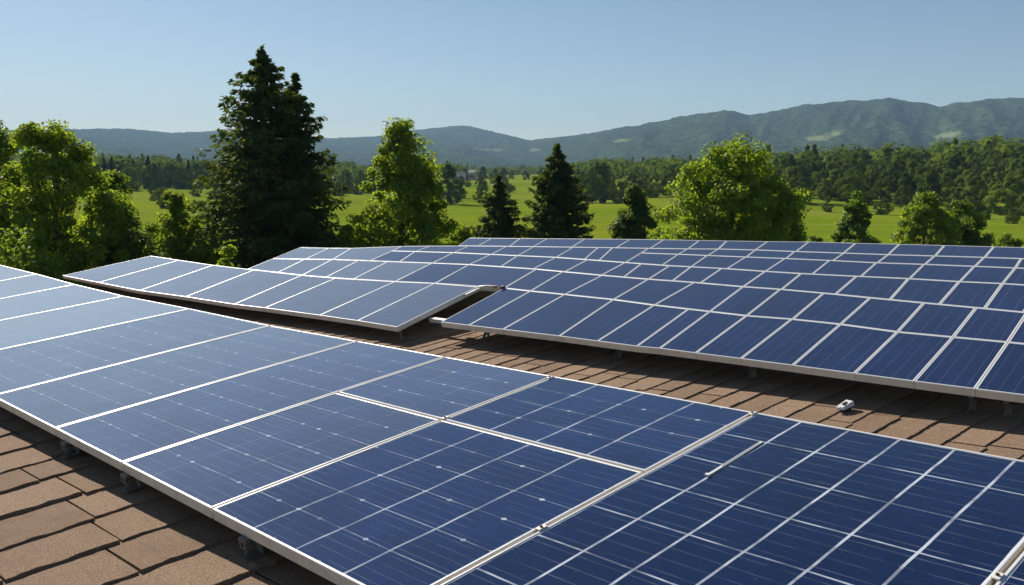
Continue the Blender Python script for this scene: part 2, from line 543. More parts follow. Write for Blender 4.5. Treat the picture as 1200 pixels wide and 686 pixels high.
def mat_render():
    t = NT('cream_wall_render')
    p = t.position()
    f = t.noise(30, 4, 0.6, p)
    t.bsdf(Base_Color=t.mix(f, (0.38, 0.35, 0.29), (0.52, 0.48, 0.40)), Roughness=0.9, Normal=t.bump(f, 0.3, 0.01))
    return t.m
cu = sum(q[0] for q in ROOF_POLY) / nP; cv = sum(q[1] for q in ROOF_POLY) / nP
wv, wf = [], []
for z0 in (0, 1):
    for u, v in ROOF_POLY:
        q = roofp(cu + (u - cu) * 0.95, cv + (v - cv) * 0.92, -0.27)
        wv.append((q.x, q.y, -0.5 if z0 else q.z))
for i in range(nP):
    j = (i + 1) % nP
    wf.append([i, nP + i, nP + j, j])
mesh_obj('wall', wv, wf, mat_render(), house)

# ---------------------------------------------------------------- solar panels
ORD = ['first', 'second', 'third', 'fourth', 'fifth', 'sixth', 'seventh', 'eighth', 'ninth', 'tenth', 'eleventh', 'twelfth', 'thirteenth', 'fourteenth', 'fifteenth', 'sixteenth', 'seventeenth', 'eighteenth', 'nineteenth', 'twentieth', 'twenty-first']

def solar_panel(c, up, label, group, cellmat, ns, nt, rim=0.018, th=0.05, gap=0.008, drop=0.003, uv0=(0, 0)):
    """c: four corners, counter-clockwise seen from above, c[0]->c[1] along the wires' u axis reversed."""
    c = [Vector(q) for q in c]
    ctr = sum(c, Vector()) / 4
    def inset(d):
        out = []
        for i in range(4):
            p, a, b = c[i], c[(i + 1) % 4], c[(i - 1) % 4]
            ea = (a - p).normalized(); eb = (b - p).normalized()
            s = max(0.3, ea.cross(eb).length)
            out.append(p + (ea + eb) * (d / s))
        return out
    loc = tuple(ctr - up * th)
    T = Vector(loc)
    o = thing('solar_panel', label, 'solar panel', loc, group)
    bv = min(0.0025, rim * 0.2)
    outer = inset(gap); oo = inset(gap + bv); ii = inset(gap + rim - bv); inn = inset(gap + rim)
    low = inset(gap + rim * 1.2)
    V = []
    ring = lambda pts, w: V.extend([p + up * w - T for p in pts])
    ring(outer, -th)            # 0 outer bottom
    ring(outer, -bv)            # 1
    ring(oo, 0)                 # 2
    ring(ii, 0)                 # 3
    ring(inn, -bv * 0.6)        # 4
    ring(inn, -drop - 0.004)    # 5
    ring(low, -th)              # 6 inner bottom flange
    ring(low, -th * 0.5)        # 7
    F, mi = [], []
    def band(a, b, m=0):
        for i in range(4):
            j = (i + 1) % 4
            F.append([a * 4 + i, a * 4 + j, b * 4 + j, b * 4 + i]); mi.append(m)
    band(0, 1, 1); band(1, 2); band(2, 3); band(3, 4); band(4, 5); band(6, 0, 1); band(7, 6, 1)
    F.append([31, 30, 29, 28]); mi.append(1)
    mesh_obj('frame', V, F, [M_FRAME, M_FRAME_SIDE], o, mat_ids=mi)
    g = inset(gap + rim - 0.0005)
    N = 2 if len(c) == 4 else 1
    GV, GF, GU = [], [], []
    k = 6
    for j in range(k + 1):
        for i in range(k + 1):
            s, t = i / k, j / k
            p = (g[0] * (1 - s) + g[1] * s) * (1 - t) + (g[3] * (1 - s) + g[2] * s) * t
            GV.append(p - up * drop - T)
    for j in range(k):
        for i in range(k):
            q = [(i, j), (i + 1, j), (i + 1, j + 1), (i, j + 1)]
            GF.append([b * (k + 1) + a for a, b in q])
            GU += [(uv0[0] + a / k * ns, uv0[1] + b / k * nt) for a, b in q]
    mesh_obj('cell_face', GV, GF, cellmat, o, uvs=GU, smooth=True)
    return o

# front array: one row of long panels; two of the columns are split across
VN, VF, VS = 1.51, 3.675, 2.81
SEAMS = [(-0.45, -0.45, 0), (0.91, 0.91, 0), (2.31, 2.31, 0), (3.645, 3.645, 0), (4.64, 4.64, 0), (5.66, 5.66, 0), (6.96, 6.95, 0),
         (8.75, 8.49, 0.023), (10.5, 10.12, 0.036), (12.2, 11.64, 0.077), (14.1, 13.03, 0.134), (16.3, 14.74, 0.187)]
G_F = 'long panels of the front solar array'
GF_LABELS = {
    0: 'sliver of dark front panel at the bottom right corner, beyond the double frame seam',
    1: 'large dark navy front panel with bold white wires and a loose trim strip',
    4: 'long blue front panel directly left of the two cross-split columns',
    5: 'long blue front panel, second one left of the cross-split columns',
    6: 'long greyish blue front panel, third one left of the cross-split columns',
    7: 'long pale front panel, fourth one left of the cross-split columns',
    8: 'long pale front panel, fifth one left of the cross-split columns',
    9: 'faint silvery front panel, last but one towards the far left end',
    10: 'silvery sky-reflecting front panel at the far left end of the array'}
for i in range(len(SEAMS) - 1):
    r, l = SEAMS[i], SEAMS[i + 1]
    N0, N1 = front(l[0], VN), front(r[0], VN)
    F1, F0 = front(r[1], VF, r[2]), front(l[1], VF, l[2])
    if i in (2, 3):
        wd = l[0] - r[0]
        M0, M1 = front(l[0], VS), front(r[0], VS)
        lower = 'near half of the cross-split front column ' + ('with three clear wires beside the dark panel' if i == 2 else 'with faint wires, farther left')
        upper = 'far half of the cross-split front column ' + ('beside the dark bold-wired panel' if i == 2 else 'beside the long unsplit panel')
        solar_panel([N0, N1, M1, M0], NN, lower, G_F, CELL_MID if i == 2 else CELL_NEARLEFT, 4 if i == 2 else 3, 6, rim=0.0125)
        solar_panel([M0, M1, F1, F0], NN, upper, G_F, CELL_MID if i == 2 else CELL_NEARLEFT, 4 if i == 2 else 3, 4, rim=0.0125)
    elif i in (0, 1):
        solar_panel([N0, N1, F1, F0], NN, GF_LABELS[i], G_F, CELL_BOLD, 6, 7, rim=0.0125)
    else:
        solar_panel([N0, N1, F1, F0], NN, GF_LABELS[i], G_F, CELL_NEARLEFT if i < 5 else (CELL_FAR if i < 7 else CELL_GLARE), 4 if i < 7 else 5, 10, rim=0.0125)

# back arrays: rows of seams (a, b near end, a, b far end) in the tilted plane
STRIPS = [
 ('L1',[(13.687,-0.235,12.893,0.749),(12.189,-0.28,11.838,0.688),(10.763,-0.323,10.726,0.627),(9.567,-0.3,9.645,0.602),(8.456,-0.3,8.571,0.583),(7.883,-0.276,7.927,0.592),(6.95,-0.257,6.995,0.643),(6.372,-0.251,6.448,0.688),(5.813,-0.258,5.876,0.697)]),
 ('B1',[(5.49,-0.066,5.567,0.721),(5.17,-0.058,5.24,0.707),(4.804,-0.048,4.855,0.7),(4.256,-0.033,4.35,0.686),(3.912,-0.031,3.948,0.653),(3.586,-0.029,3.647,0.639),(3.416,-0.016,3.47,0.631),(3.152,-0.013,3.182,0.617),(2.844,-0.008,2.869,0.631),(2.518,-0.006,2.546,0.622),(2.165,-0.005,2.19,0.589),(1.857,-0.003,1.888,0.591),(1.57,0.002,1.615,0.593),(1.308,0.006,1.342,0.588)]),
 ('L2',[(9.816,0.607,9.884,0.994),(9.1,0.589,9.242,1.052),(8.571,0.583,8.744,1.101),(8.113,0.589,8.268,1.13),(7.645,0.609,7.766,1.149),(6.995,0.643,7.078,1.188)]),
 ('B2',[(6.995,0.643,7.078,1.188),(6.448,0.688,6.553,1.212),(5.567,0.721,5.645,1.206),(5.24,0.707,5.31,1.188),(4.855,0.7,4.851,1.163),(4.35,0.686,4.369,1.145),(3.948,0.653,3.939,1.142),(3.47,0.631,3.514,1.122),(3.182,0.617,3.222,1.122),(2.864,0.631,2.897,1.106),(2.546,0.622,2.572,1.081),(2.19,0.589,2.23,1.059),(1.888,0.591,1.927,1.042),(1.615,0.593,1.653,1.024),(1.33,0.588,1.365,1.01)]),
 ('L3',[(9.884,0.994,9.949,1.425),(9.242,1.052,9.353,1.462),(8.744,1.101,8.934,1.495),(8.077,1.141,8.139,1.64)]),
 ('B3',[(8.077,1.141,8.118,1.474),(7.588,1.159,7.729,1.494),(7.078,1.188,7.127,1.52),(6.553,1.212,6.566,1.525),(6.111,1.21,6.199,1.528),(5.689,1.208,5.705,1.534),(5.29,1.187,5.307,1.514),(4.861,1.163,4.869,1.492),(4.622,1.154,4.692,1.484),(4.369,1.145,4.397,1.47),(4.141,1.144,4.193,1.471),(3.885,1.14,3.913,1.472),(3.514,1.122,3.532,1.458),(3.213,1.121,3.243,1.451),(2.814,1.1,2.838,1.457),(2.443,1.073,2.49,1.465),(2.138,1.054,2.172,1.46),(1.88,1.039,1.923,1.466),(1.67,1.025,1.711,1.459)]),
 ('B4',[(8.118,1.474,8.139,1.64),(7.729,1.494,7.704,1.691),(7.127,1.52,7.136,1.744),(6.566,1.525,6.605,1.778),(6.199,1.528,6.243,1.801),(5.705,1.534,5.756,1.83),(5.349,1.516,5.466,1.847),(5.174,1.507,5.302,1.856),(4.869,1.492,4.914,1.876)]),
 ('B4',[(4.869,1.492,4.891,1.747),(4.476,1.474,4.513,1.753),(4.193,1.471,4.228,1.753),(3.866,1.47,3.875,1.754),(3.532,1.458,3.539,1.757),(3.159,1.452,3.183,1.755),(2.808,1.458,2.831,1.747),(2.484,1.465,2.507,1.756),(2.169,1.46,2.187,1.757),(1.923,1.466,1.944,1.759),(1.702,1.459,1.723,1.759)]),
 ('B5',[(4.891,1.747,4.914,1.876),(4.513,1.753,4.518,1.898),(4.224,1.753,4.232,1.922),(3.871,1.754,3.893,1.932),(3.532,1.757,3.551,1.928),(3.156,1.754,3.157,1.93),(2.825,1.747,2.827,1.93),(2.502,1.756,2.508,1.937),(2.184,1.757,2.191,1.943),(1.944,1.759,1.967,1.944),(1.723,1.759,1.743,1.947)]),
 ('B6',[(7.3,1.734,7.417,2.002),(7.011,1.752,7.069,2.018),(6.571,1.781,6.666,2.038),(6.254,1.8,6.299,2.058),(5.776,1.829,5.825,2.085),(5.264,1.858,5.297,2.114),(4.896,1.877,4.93,2.125),(4.518,1.898,4.558,2.136),(4.232,1.922,4.29,2.144),(3.897,1.932,3.912,2.155),(3.54,1.928,3.563,2.174),(3.16,1.93,3.18,2.173),(2.827,1.93,2.851,2.174),(2.505,1.937,2.533,2.176),(2.188,1.943,2.208,2.176),(1.912,1.945,1.915,2.173)]),
]
ROWNAME = {'L1': 'lowest row of the left block', 'L2': 'second row of the left block', 'L3': 'top row of the left block',
           'B1': 'lowest row of the back array', 'B2': 'second row of the back array', 'B3': 'third row of the back array',
           'B4': 'fourth row of the back array', 'B5': 'fifth row of the back array', 'B6': 'topmost row of the back array'}
cells_in_row = {}
for nm, seams in STRIPS:
    for s0, s1 in zip(seams, seams[1:]):
        cells_in_row.setdefault(nm, []).append((s0, s1))
for nm, cells in cells_in_row.items():
    n = len(cells)
    for k, (s0, s1) in enumerate(cells):
        wide = s0[0] - s1[0]
        side = 'left block' if nm[0] == 'L' else 'back array'
        tone = 'pale sky-reflecting' if nm[0] == 'L' else ('dark navy' if s0[0] < 3.6 else 'mid blue')
        pos = (ORD[k] + ' from its left end') if k < n / 2 else (ORD[n - 1 - k] + ' from its right end')
        lab = '%s panel in the %s, %s' % (tone, ROWNAME[nm], pos)
        c = [back(*s0[:2]), back(*s1[:2]), back(*s1[2:]), back(*s0[2:])]
        # the seams run right to left as a grows; s0 has the larger a, so the order is counter-clockwise
        small = nm in ('B5', 'B6', 'L3', 'B4')
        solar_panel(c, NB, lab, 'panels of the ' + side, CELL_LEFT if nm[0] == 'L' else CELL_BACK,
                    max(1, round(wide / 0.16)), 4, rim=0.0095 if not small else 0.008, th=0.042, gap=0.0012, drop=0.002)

# ---------------------------------------------------------------- fittings on and under the panels
def bracket(base, xa, ya, za, h, label, s=1.0):
    """L-foot: slotted base plate, upright, clamp head with a bolt."""
    base = Vector(base)
    o = thing('mounting_bracket', label, 'bracket', tuple(base), 'brackets under the panel edges')
    xa, ya, za = Vector(xa), Vector(ya), Vector(za)
    bm = bmesh.new()
    box(bm, za * 0.004, xa, ya, za, 0.055 * s, 0.085 * s, 0.006)
    box(bm, za * (h * 0.5) + ya * 0.03 * s, xa, ya, za, 0.05 * s, 0.006, h - 0.008)
    box(bm, za * (h * 0.5) - ya * 0.0 * s, xa, (ya + za * 1.1).normalized(), (za - ya * 1.1).normalized(), 0.008, h * 0.95, 0.02)
    bm_obj('foot', bm, M_BRACKET, o, bevel=0.001)
    bm = bmesh.new()
    box(bm, za * (h - 0.012) + ya * 0.0, xa, ya, za, 0.06 * s, 0.07 * s, 0.018)
    box(bm, za * (h - 0.03) - ya * 0.032 * s, xa, ya, za, 0.045 * s, 0.01, 0.036)
    bm_obj('clamp_head', bm, M_BRACKET, o, bevel=0.0015)
    bm = bmesh.new()
    tube(bm, [-ya * 0.040 * s + za * (h - 0.03), ya * 0.02 * s + za * (h - 0.03)], [0.007 * s] * 2, 10)
    tube(bm, [-ya * 0.038 * s + za * (h - 0.03), -ya * 0.030 * s + za * (h - 0.03)], [0.013 * s] * 2, 6)
    bm_obj('bolt', bm, M_DARKMETAL, o)
    return o

for u, v, lab in ((5.49, 1.535, 'small grey bracket in shadow under the front panel edge, farthest to the left'),
                  (4.60, 1.535, 'grey bolted bracket under the front panel edge, middle one of three'),
                  (3.35, 1.535, 'large grey bracket under the nearest front panel beside sunlit shingles')):
    bracket(roofp(u, v, 0.004), D1, E2, NN, 0.093, lab, 1.1)
for a, lab in ((5.16, 'tiny bracket under the back array edge near its left corner'),
               (3.86, 'small bracket under the back array edge right of the shadow gap'),
               (2.84, 'small bracket under the back array edge above the white roof clamp'),
               (1.62, 'pale bracket under the back array edge, left one of the right pair'),
               (1.46, 'pale bracket under the back array edge near the right picture edge')):
    q = back(a, 0.10, -0.042)
    hgt = (q - roofp(0, 0)).dot(NN) - 0.004
    bracket(q - NN * hgt, D1, DD, NN, hgt, lab, 0.55)

# thin leg that props the right corner of the left block
q = back(5.84, -0.215, -0.042)
hgt = (q - roofp(0, 0)).dot(NN)
leg = thing('support_leg', 'thin grey support leg under the right corner of the left block', 'leg', tuple(q - NN * hgt))
bm = bmesh.new(); box(bm, NN * (hgt / 2), D1, E2, NN, 0.012, 0.012, hgt); bm_obj('post', bm, M_BRACKET, leg)
bm = bmesh.new(); box(bm, NN * 0.004, D1, E2, NN, 0.05, 0.05, 0.008); bm_obj('foot_plate', bm, M_BRACKET, leg)

# rail whose end shows between the two blocks
q = back(5.62, 0.03, -0.066)
ax = D1
rail = thing('mounting_rail', 'mounting rail darkened to deepen shade under the back array, beige end at the left', 'rail', tuple(q))
bm = bmesh.new(); box(bm, ax * -2.19 + DD * 0.09 - NB * 0.012, ax, DD, NB, 4.18, 0.04, 0.055); bm_obj('rail_gap_shade', bm, M_DARKMETAL, rail, bevel=0.002)  # rail lengthened and darkened to blacken the shaded gap below the frames
bm = bmesh.new(); box(bm, ax * 0.02 + DD * 0.045 + NB * 0.004, ax, DD, NB, 0.33, 0.036, 0.034); bm_obj('rail_end', bm, M_FRAME_SIDE, rail, bevel=0.001)

# cable and metal end piece in the gap at the top of the wedge
q = back(5.66, 0.69, 0.0)
cb = thing('cable_connector', 'silver and red cable connector at the top of the dark wedge gap', 'connector', tuple(q))
bm = bmesh.new()
tube(bm, [D1 * 0.25 + DD * -0.06 - NB * 0.02, D1 * 0.16 - DD * 0.01 + NB * 0.012, D1 * 0.08 + NB * 0.016, D1 * -0.02 + DD * 0.01 + NB * 0.008, D1 * -0.09 + DD * 0.02 + NB * 0.004], [0.006, 0.008, 0.009, 0.007, 0.005], 8)
bm_obj('cable', bm, M_WHITE, cb, smooth=True)
bm = bmesh.new(); box(bm, D1 * 0.02 + DD * 0.012 + NB * 0.012, D1, DD, NB, 0.10, 0.022, 0.016); bm_obj('plug', bm, M_RED, cb, bevel=0.002)
bm = bmesh.new(); box(bm, D1 * -0.085 + DD * 0.02 + NB * 0.008, D1, DD, NB, 0.035, 0.035, 0.022); bm_obj('plug_end', bm, M_BLACK, cb, bevel=0.002)
bm = bmesh.new(); box(bm, D1 * 0.19 - DD * 0.09 - NB * 0.016, D1, DD, NB, 0.03, 0.16, 0.02); bm_obj('end_bracket', bm, M_FRAME_SIDE, cb, bevel=0.003)

# the white clamp lying on the sunlit shingles
zx = (E2 * 0.9 - D1 * 0.1).normalized(); zy = NN.cross(zx)
q = roofp(2.16, 4.27, -0.007)
rc = thing('roof_clamp', 'small white plastic clamp on the sunlit shingles between the arrays', 'clamp', tuple(q))
bm = bmesh.new(); box(bm, NN * 0.012, zx, zy, NN, 0.075, 0.052, 0.024); bm_obj('base', bm, M_BLACK, rc, bevel=0.003)
bm = bmesh.new()
vs_ = [(-0.062, -0.034, 0.026), (0.062, -0.034, 0.026), (0.062, 0.034, 0.026), (-0.062, 0.034, 0.026),
       (-0.058, -0.026, 0.042), (0.058, -0.028, 0.058), (0.058, 0.028, 0.058), (-0.058, 0.026, 0.042)]
bv_ = [bm.verts.new(zx * a + zy * b + NN * c) for a, b, c in vs_]
for f_ in ((3, 2, 1, 0), (4, 5, 6, 7), (0, 1, 5, 4), (1, 2, 6, 5), (2, 3, 7, 6), (3, 0, 4, 7)):
    bm.faces.new([bv_[i] for i in f_])
bm_obj('cover', bm, M_WHITE, rc, bevel=0.004)
bm = bmesh.new(); box(bm, NN * 0.054 - zx * 0.002, zx, zy, NN, 0.05, 0.012, 0.006); bm_obj('slot', bm, M_DARKMETAL, rc)
bm = bmesh.new(); tube(bm, [zx * -0.07 + NN * 0.03, zx * -0.052 + NN * 0.03], [0.012, 0.012], 10); bm_obj('screw_head', bm, M_WHITE, rc)

for ch in rc.children:
    ch.scale = (0.8, 0.8, 0.8)

# loose white trim strip lying along the first bold wire of the dark panel
a_, b_ = front(2.080, 3.34, -0.002), front(2.070, 2.91, -0.002)
mid = (a_ + b_) / 2; dx = (a_ - b_).normalized(); dy = NN.cross(dx); L_ = (a_ - b_).length
ts = thing('trim_strip', 'loose white trim strip lying on the dark bold-wired panel', 'trim strip', tuple(mid))
bm = bmesh.new(); box(bm, NN * 0.003, dx, dy, NN, L_, 0.015, 0.005)
bm_obj('strip', bm, M_FRAME, ts, bevel=0.0008)
bm = bmesh.new(); box(bm, NN * 0.0056 + dx * L_ * 0.1, dx, dy, NN, L_ * 0.7, 0.0035, 0.0012); bm_obj('groove', bm, M_DARKMETAL, ts)
bm = bmesh.new(); box(bm, NN * 0.005 - dx * L_ * 0.5, dx, dy, NN, 0.018, 0.022, 0.009); bm_obj('end_clip', bm, M_WHITE, ts, bevel=0.001)

# little clamps that bridge neighbouring frames
def clamp(p, along, label):
    o = thing('panel_clamp', label, 'clamp', tuple(p), 'clamps bridging the front panel frames')
    al = Vector(along); ac = NN.cross(al)
    bm = bmesh.new(); box(bm, NN * 0.002, al, ac, NN, 0.045, 0.026, 0.004); bm_obj('plate', bm, M_FRAME_SIDE, o, bevel=0.0008)
    bm = bmesh.new(); tube(bm, [NN * 0.004, NN * 0.010], [0.006, 0.006], 6); bm_obj('bolt_head', bm, M_DARKMETAL, o)
E2n = E2.normalized()
clamp(front(3.645, 2.83, 0.001), E2n, 'frame clamp where the two split columns meet in the middle')
clamp(front(2.31, 3.64, 0.001), E2n, 'frame clamp at the far edge beside the loose trim strip')
clamp(front(2.31, 2.18, 0.001), E2n, 'frame clamp on the seam between gridded and dark panels')
clamp(front(3.645, 3.63, 0.001), E2n, 'frame clamp at the far edge above the split columns')
clamp(front(0.91, 2.72, 0.001), E2n, 'dark bolted frame clamp on the seam at the right picture edge')

# ---------------------------------------------------------------- trees
def quads_mesh(name, P, N, size, aspect, mat, parent, rg, up_bias=None):
    """one small four-sided leaf clump per point, facing N."""
    n = len(P)
    N = N / np.maximum(np.linalg.norm(N, axis=1, keepdims=True), 1e-6)
    R = rg.normal(size=(n, 3)) if up_bias is None else up_bias
    T = R - (R * N).sum(1, keepdims=True) * N
    T /= np.maximum(np.linalg.norm(T, axis=1, keepdims=True), 1e-6)
    B = np.cross(N, T)
    s = (size * rg.uniform(0.6, 1.35, n))[:, None]
    a = T * s * aspect; b = B * s
    k = N * s * rg.uniform(-0.25, 0.25, n)[:, None]
    V = np.stack([P - a, P - a * 0.1 - b + k, P + a, P + a * 0.1 + b + k], 1).reshape(-1, 3)
    me = bpy.data.meshes.new(name)
    me.vertices.add(4 * n); me.vertices.foreach_set('co', V.astype(np.float32).ravel())
    me.loops.add(4 * n); me.loops.foreach_set('vertex_index', np.arange(4 * n, dtype=np.int32))
    me.polygons.add(n); me.polygons.foreach_set('loop_start', np.arange(0, 4 * n, 4, dtype=np.int32))
    me.materials.append(mat)
    me.update(calc_edges=True)
    return link(bpy.data.objects.new(name, me), parent)

PROFILES = {
    'round': [(0, .45), (.12, .82), (.3, 1), (.5, .98), (.7, .82), (.86, .55), (1, .15)],
    'cone': [(0, .8), (.12, 1), (.3, .98), (.5, .80), (.7, .56), (.85, .36), (1, .10)],
    'loose': [(0, .4), (.2, .8), (.45, 1), (.65, .85), (.82, .55), (1, .2)],
    'oval': [(0, .5), (.2, .95), (.45, 1), (.65, .85), (.85, .5), (1, .12)],
}

def crown_points(kind, w, z0, z1, nclump, nleaf, rc, rg, hollow=0.5, lean=0.0, crisp=0.0):
    pr = np.array(PROFILES[kind])
    C = []
    while len(C) < nclump:
        t = rg.random()
        f = np.interp(t, pr[:, 0], pr[:, 1])
        if rg.random() > f:
            continue
        lob = 1 + 0.05 * math.sin(3 * t * 6 + len(C) % 5)
        rad = f * w / 2 * (rg.random() ** hollow) * rg.uniform(0.86, 1.08) * min(lob, 1.1)
        an = rg.random() * 2 * math.pi
        C.append((rad * math.cos(an) + lean * t, rad * math.sin(an), z0 + (z1 - z0) * (0.04 + 0.94 * t)))
    C = np.array(C)
    cr = rc * rg.uniform(0.6, 1.35, nclump)
    idx = rg.integers(0, nclump, nleaf)
    d = rg.normal(size=(nleaf, 3)); d /= np.linalg.norm(d, axis=1, keepdims=True)
    rr = cr[idx] * rg.random(nleaf) ** 0.45
    P = C[idx] + d * rr[:, None] * np.array([1, 1, 0.72])
    axis = np.array([0, 0, (z0 + z1) / 2])
    outw = (C[idx] - axis); outw /= np.maximum(np.linalg.norm(outw, axis=1, keepdims=True), 1e-6)
    N = d * (0.7 + 0.5 * crisp) + outw * (0.5 + 0.5 * crisp) + np.array([0, 0, 0.35]) + rg.normal(size=(nleaf, 3)) * (0.55 - 0.35 * crisp)
    return C, P, N

def broadleaf(name, label, loc, h, w, kind, leafmat, bark, nclump, nleaf, leaf, rc, seed, base=0.18, group=None, hollow=0.5, trunk_r=None, cat='tree', stems=1, lean=0.0, crisp=0.0):
    rg = np.random.default_rng(seed)
    o = thing(name, label, cat, loc, group)
    C, P, N = crown_points(kind, w, h * base, h, nclump, nleaf, rc, rg, hollow, lean, crisp)
    quads_mesh('crown', P, N, np.full(len(P), leaf), 1.35, leafmat, o, rg)
    bm = bmesh.new()
    r0 = trunk_r or h * 0.018
    for s in range(stems):
        dx, dy = (rg.uniform(-.06, .06, 2) * w) if stems > 1 else (0, 0)
        top = h * 0.86
        pts = [(dx * 0.4, dy * 0.4, -0.3)]
        for i in range(1, 7):
            t = i / 6
            pts.append((dx * (1 + 2.2 * t) + lean * t + rg.normal() * 0.015 * w, dy * (1 + 2.2 * t) + rg.normal() * 0.015 * w, top * t))
        tube(bm, pts, [r0 * (1 - 0.86 * i / 6) for i in range(7)], 8)
    order = rg.permutation(len(C))[:min(len(C), 70)]
    for i in order:
        c = C[i]
        zs = max(h * base * 0.6, c[2] - 0.55 * math.hypot(c[0], c[1]) - 0.1 * h)
        tt = zs / h
        p0 = Vector((lean * tt, 0, zs)); p1 = Vector(c)
        m1 = p0.lerp(p1, 0.45) + Vector((0, 0, -0.02 * h)) + Vector(rg.normal(size=3) * 0.02 * w)
        rb = r0 * 0.34 * (1 - 0.6 * tt)
        tube(bm, [p0, m1, p1], [rb, rb * 0.6, rb * 0.22], 5, cap=False)
    bm_obj('trunk', bm, bark, o, smooth=True)
    return o

def conifer(name, label, loc, h, R, mat, bark, seed, levels=34, nbr=8, card=0.3, per=30, group=None, base=0.06, power=0.85, lean=0.0, ragged=0.22):
    rg = np.random.default_rng(seed)
    o = thing(name, label, 'tree', loc, group)
    bm = bmesh.new()
    r0 = h * 0.017
    tube(bm, [(lean * t, 0, -0.3 + (h + 0.25) * t) for t in np.linspace(0, 1, 6)], [r0 * (1 - 0.95 * t) for t in np.linspace(0, 1, 6)], 8)
    PP, NN_, TT = [], [], []
    for L in range(levels):
        t = base + (0.975 - base) * (L / (levels - 1)) ** 0.92
        rl = R * ((1 - t) ** power) * (0.80 + 0.2 * min(1, (t - base) * 9 + 0.55)) * min(1, (1 - t) * 6.5) ** 0.55
        k = max(4, int(nbr * (1 - 0.45 * t)))
        a0 = rg.random() * 6.28
        for b in range(k):
            an = a0 + 6.283 * b / k + rg.normal() * 0.22
            ln = max(0.10 * R * (1 - t) + 0.05, rl * rg.uniform(1 - ragged * 1.6, 1 + ragged * 0.75))
            z0 = t * h + rg.normal() * 0.012 * h
            dirv = np.array([math.cos(an), math.sin(an), 0.0])
            side = np.array([-dirv[1], dirv[0], 0.0])
            rise = 0.34 * t - 0.12 + rg.normal() * 0.06
            def at(s):
                return np.array([lean * t, 0, z0]) + dirv * ln * s + np.array([0, 0, ln * (rise * s - 0.28 * s * s + 0.24 * s ** 3.2)])
            if ln > 0.35:
                tube(bm, [at(0), at(0.5), at(0.95)], [r0 * 0.28 * (1 - t) + 0.008, r0 * 0.16 * (1 - t) + 0.006, 0.004], 4, cap=False)
            m = max(6, int(per * (0.35 + 0.65 * ln / R)))
            s = 1 - rg.random(m) ** 1.25 * 0.86
            wd = 0.30 * ln * np.sqrt(np.clip(1.05 - s, 0, 1)) + 0.04
            off = rg.uniform(-1, 1, m)
            pts = np.array([at(q) for q in s]) + side * (off * wd)[:, None] + np.stack([rg.normal(size=m) * 0.03, rg.normal(size=m) * 0.03, -rg.random(m) ** 1.6 * (0.10 + 0.09 * ln)], 1)
            PP.append(pts)
            nr = np.array([0, 0, 1.0]) * 0.6 + dirv * 0.35 + rg.normal(size=(m, 3)) * 0.55
            NN_.append(nr)
            TT.append(dirv * 0.8 + side * (off * 0.8)[:, None] + np.array([0, 0, -0.25]) + rg.normal(size=(m, 3)) * 0.3)
    # leader
    m = 40
    s = rg.random(m)
    PP.append(np.stack([lean + rg.normal(size=m) * 0.035, rg.normal(size=m) * 0.035, h * (0.93 + 0.075 * s)], 1))
    NN_.append(rg.normal(size=(m, 3))); TT.append(np.tile([0, 0, 1.0], (m, 1)) + rg.normal(size=(m, 3)) * 0.5)
    P = np.concatenate(PP); N = np.concatenate(NN_); T = np.concatenate(TT)
    quads_mesh('crown', P, N, np.full(len(P), card * 0.42), 2.4, mat, o, rg, up_bias=T)
    bm_obj('trunk', bm, bark, o, smooth=True)
    return o

def put(px, D):
    a, b, c = pix_dir(px, 203)
    x = float(a / b * D)
    return x, D, float(ground_z(x, D)) - 0.05

def height_for(px, py, D):
    a, b, c = pix_dir(px, py)
    x, y, z = put(px, D)
    return CAM_H + float(c / b * D) - z

BARK = mat_bark('tree_bark', (0.09, 0.07, 0.05))
BARK_D = mat_bark('spruce_bark', (0.06, 0.045, 0.035))
LEAF_Y = mat_leaf('leaf_yellow_green', (0.115, 0.175, 0.018), (0.45, 0.62, 0.030), 0.47)
LEAF_G = mat_leaf('leaf_mid_green', (0.082, 0.140, 0.017), (0.32, 0.50, 0.028), 0.43)
LEAF_D = mat_leaf('leaf_dark_green', (0.060, 0.100, 0.018), (0.20, 0.30, 0.024), 0.38)
NEEDLE = mat_leaf('spruce_needles', (0.058, 0.088, 0.026), (0.15, 0.22, 0.028), 0.32, scale=0.6)

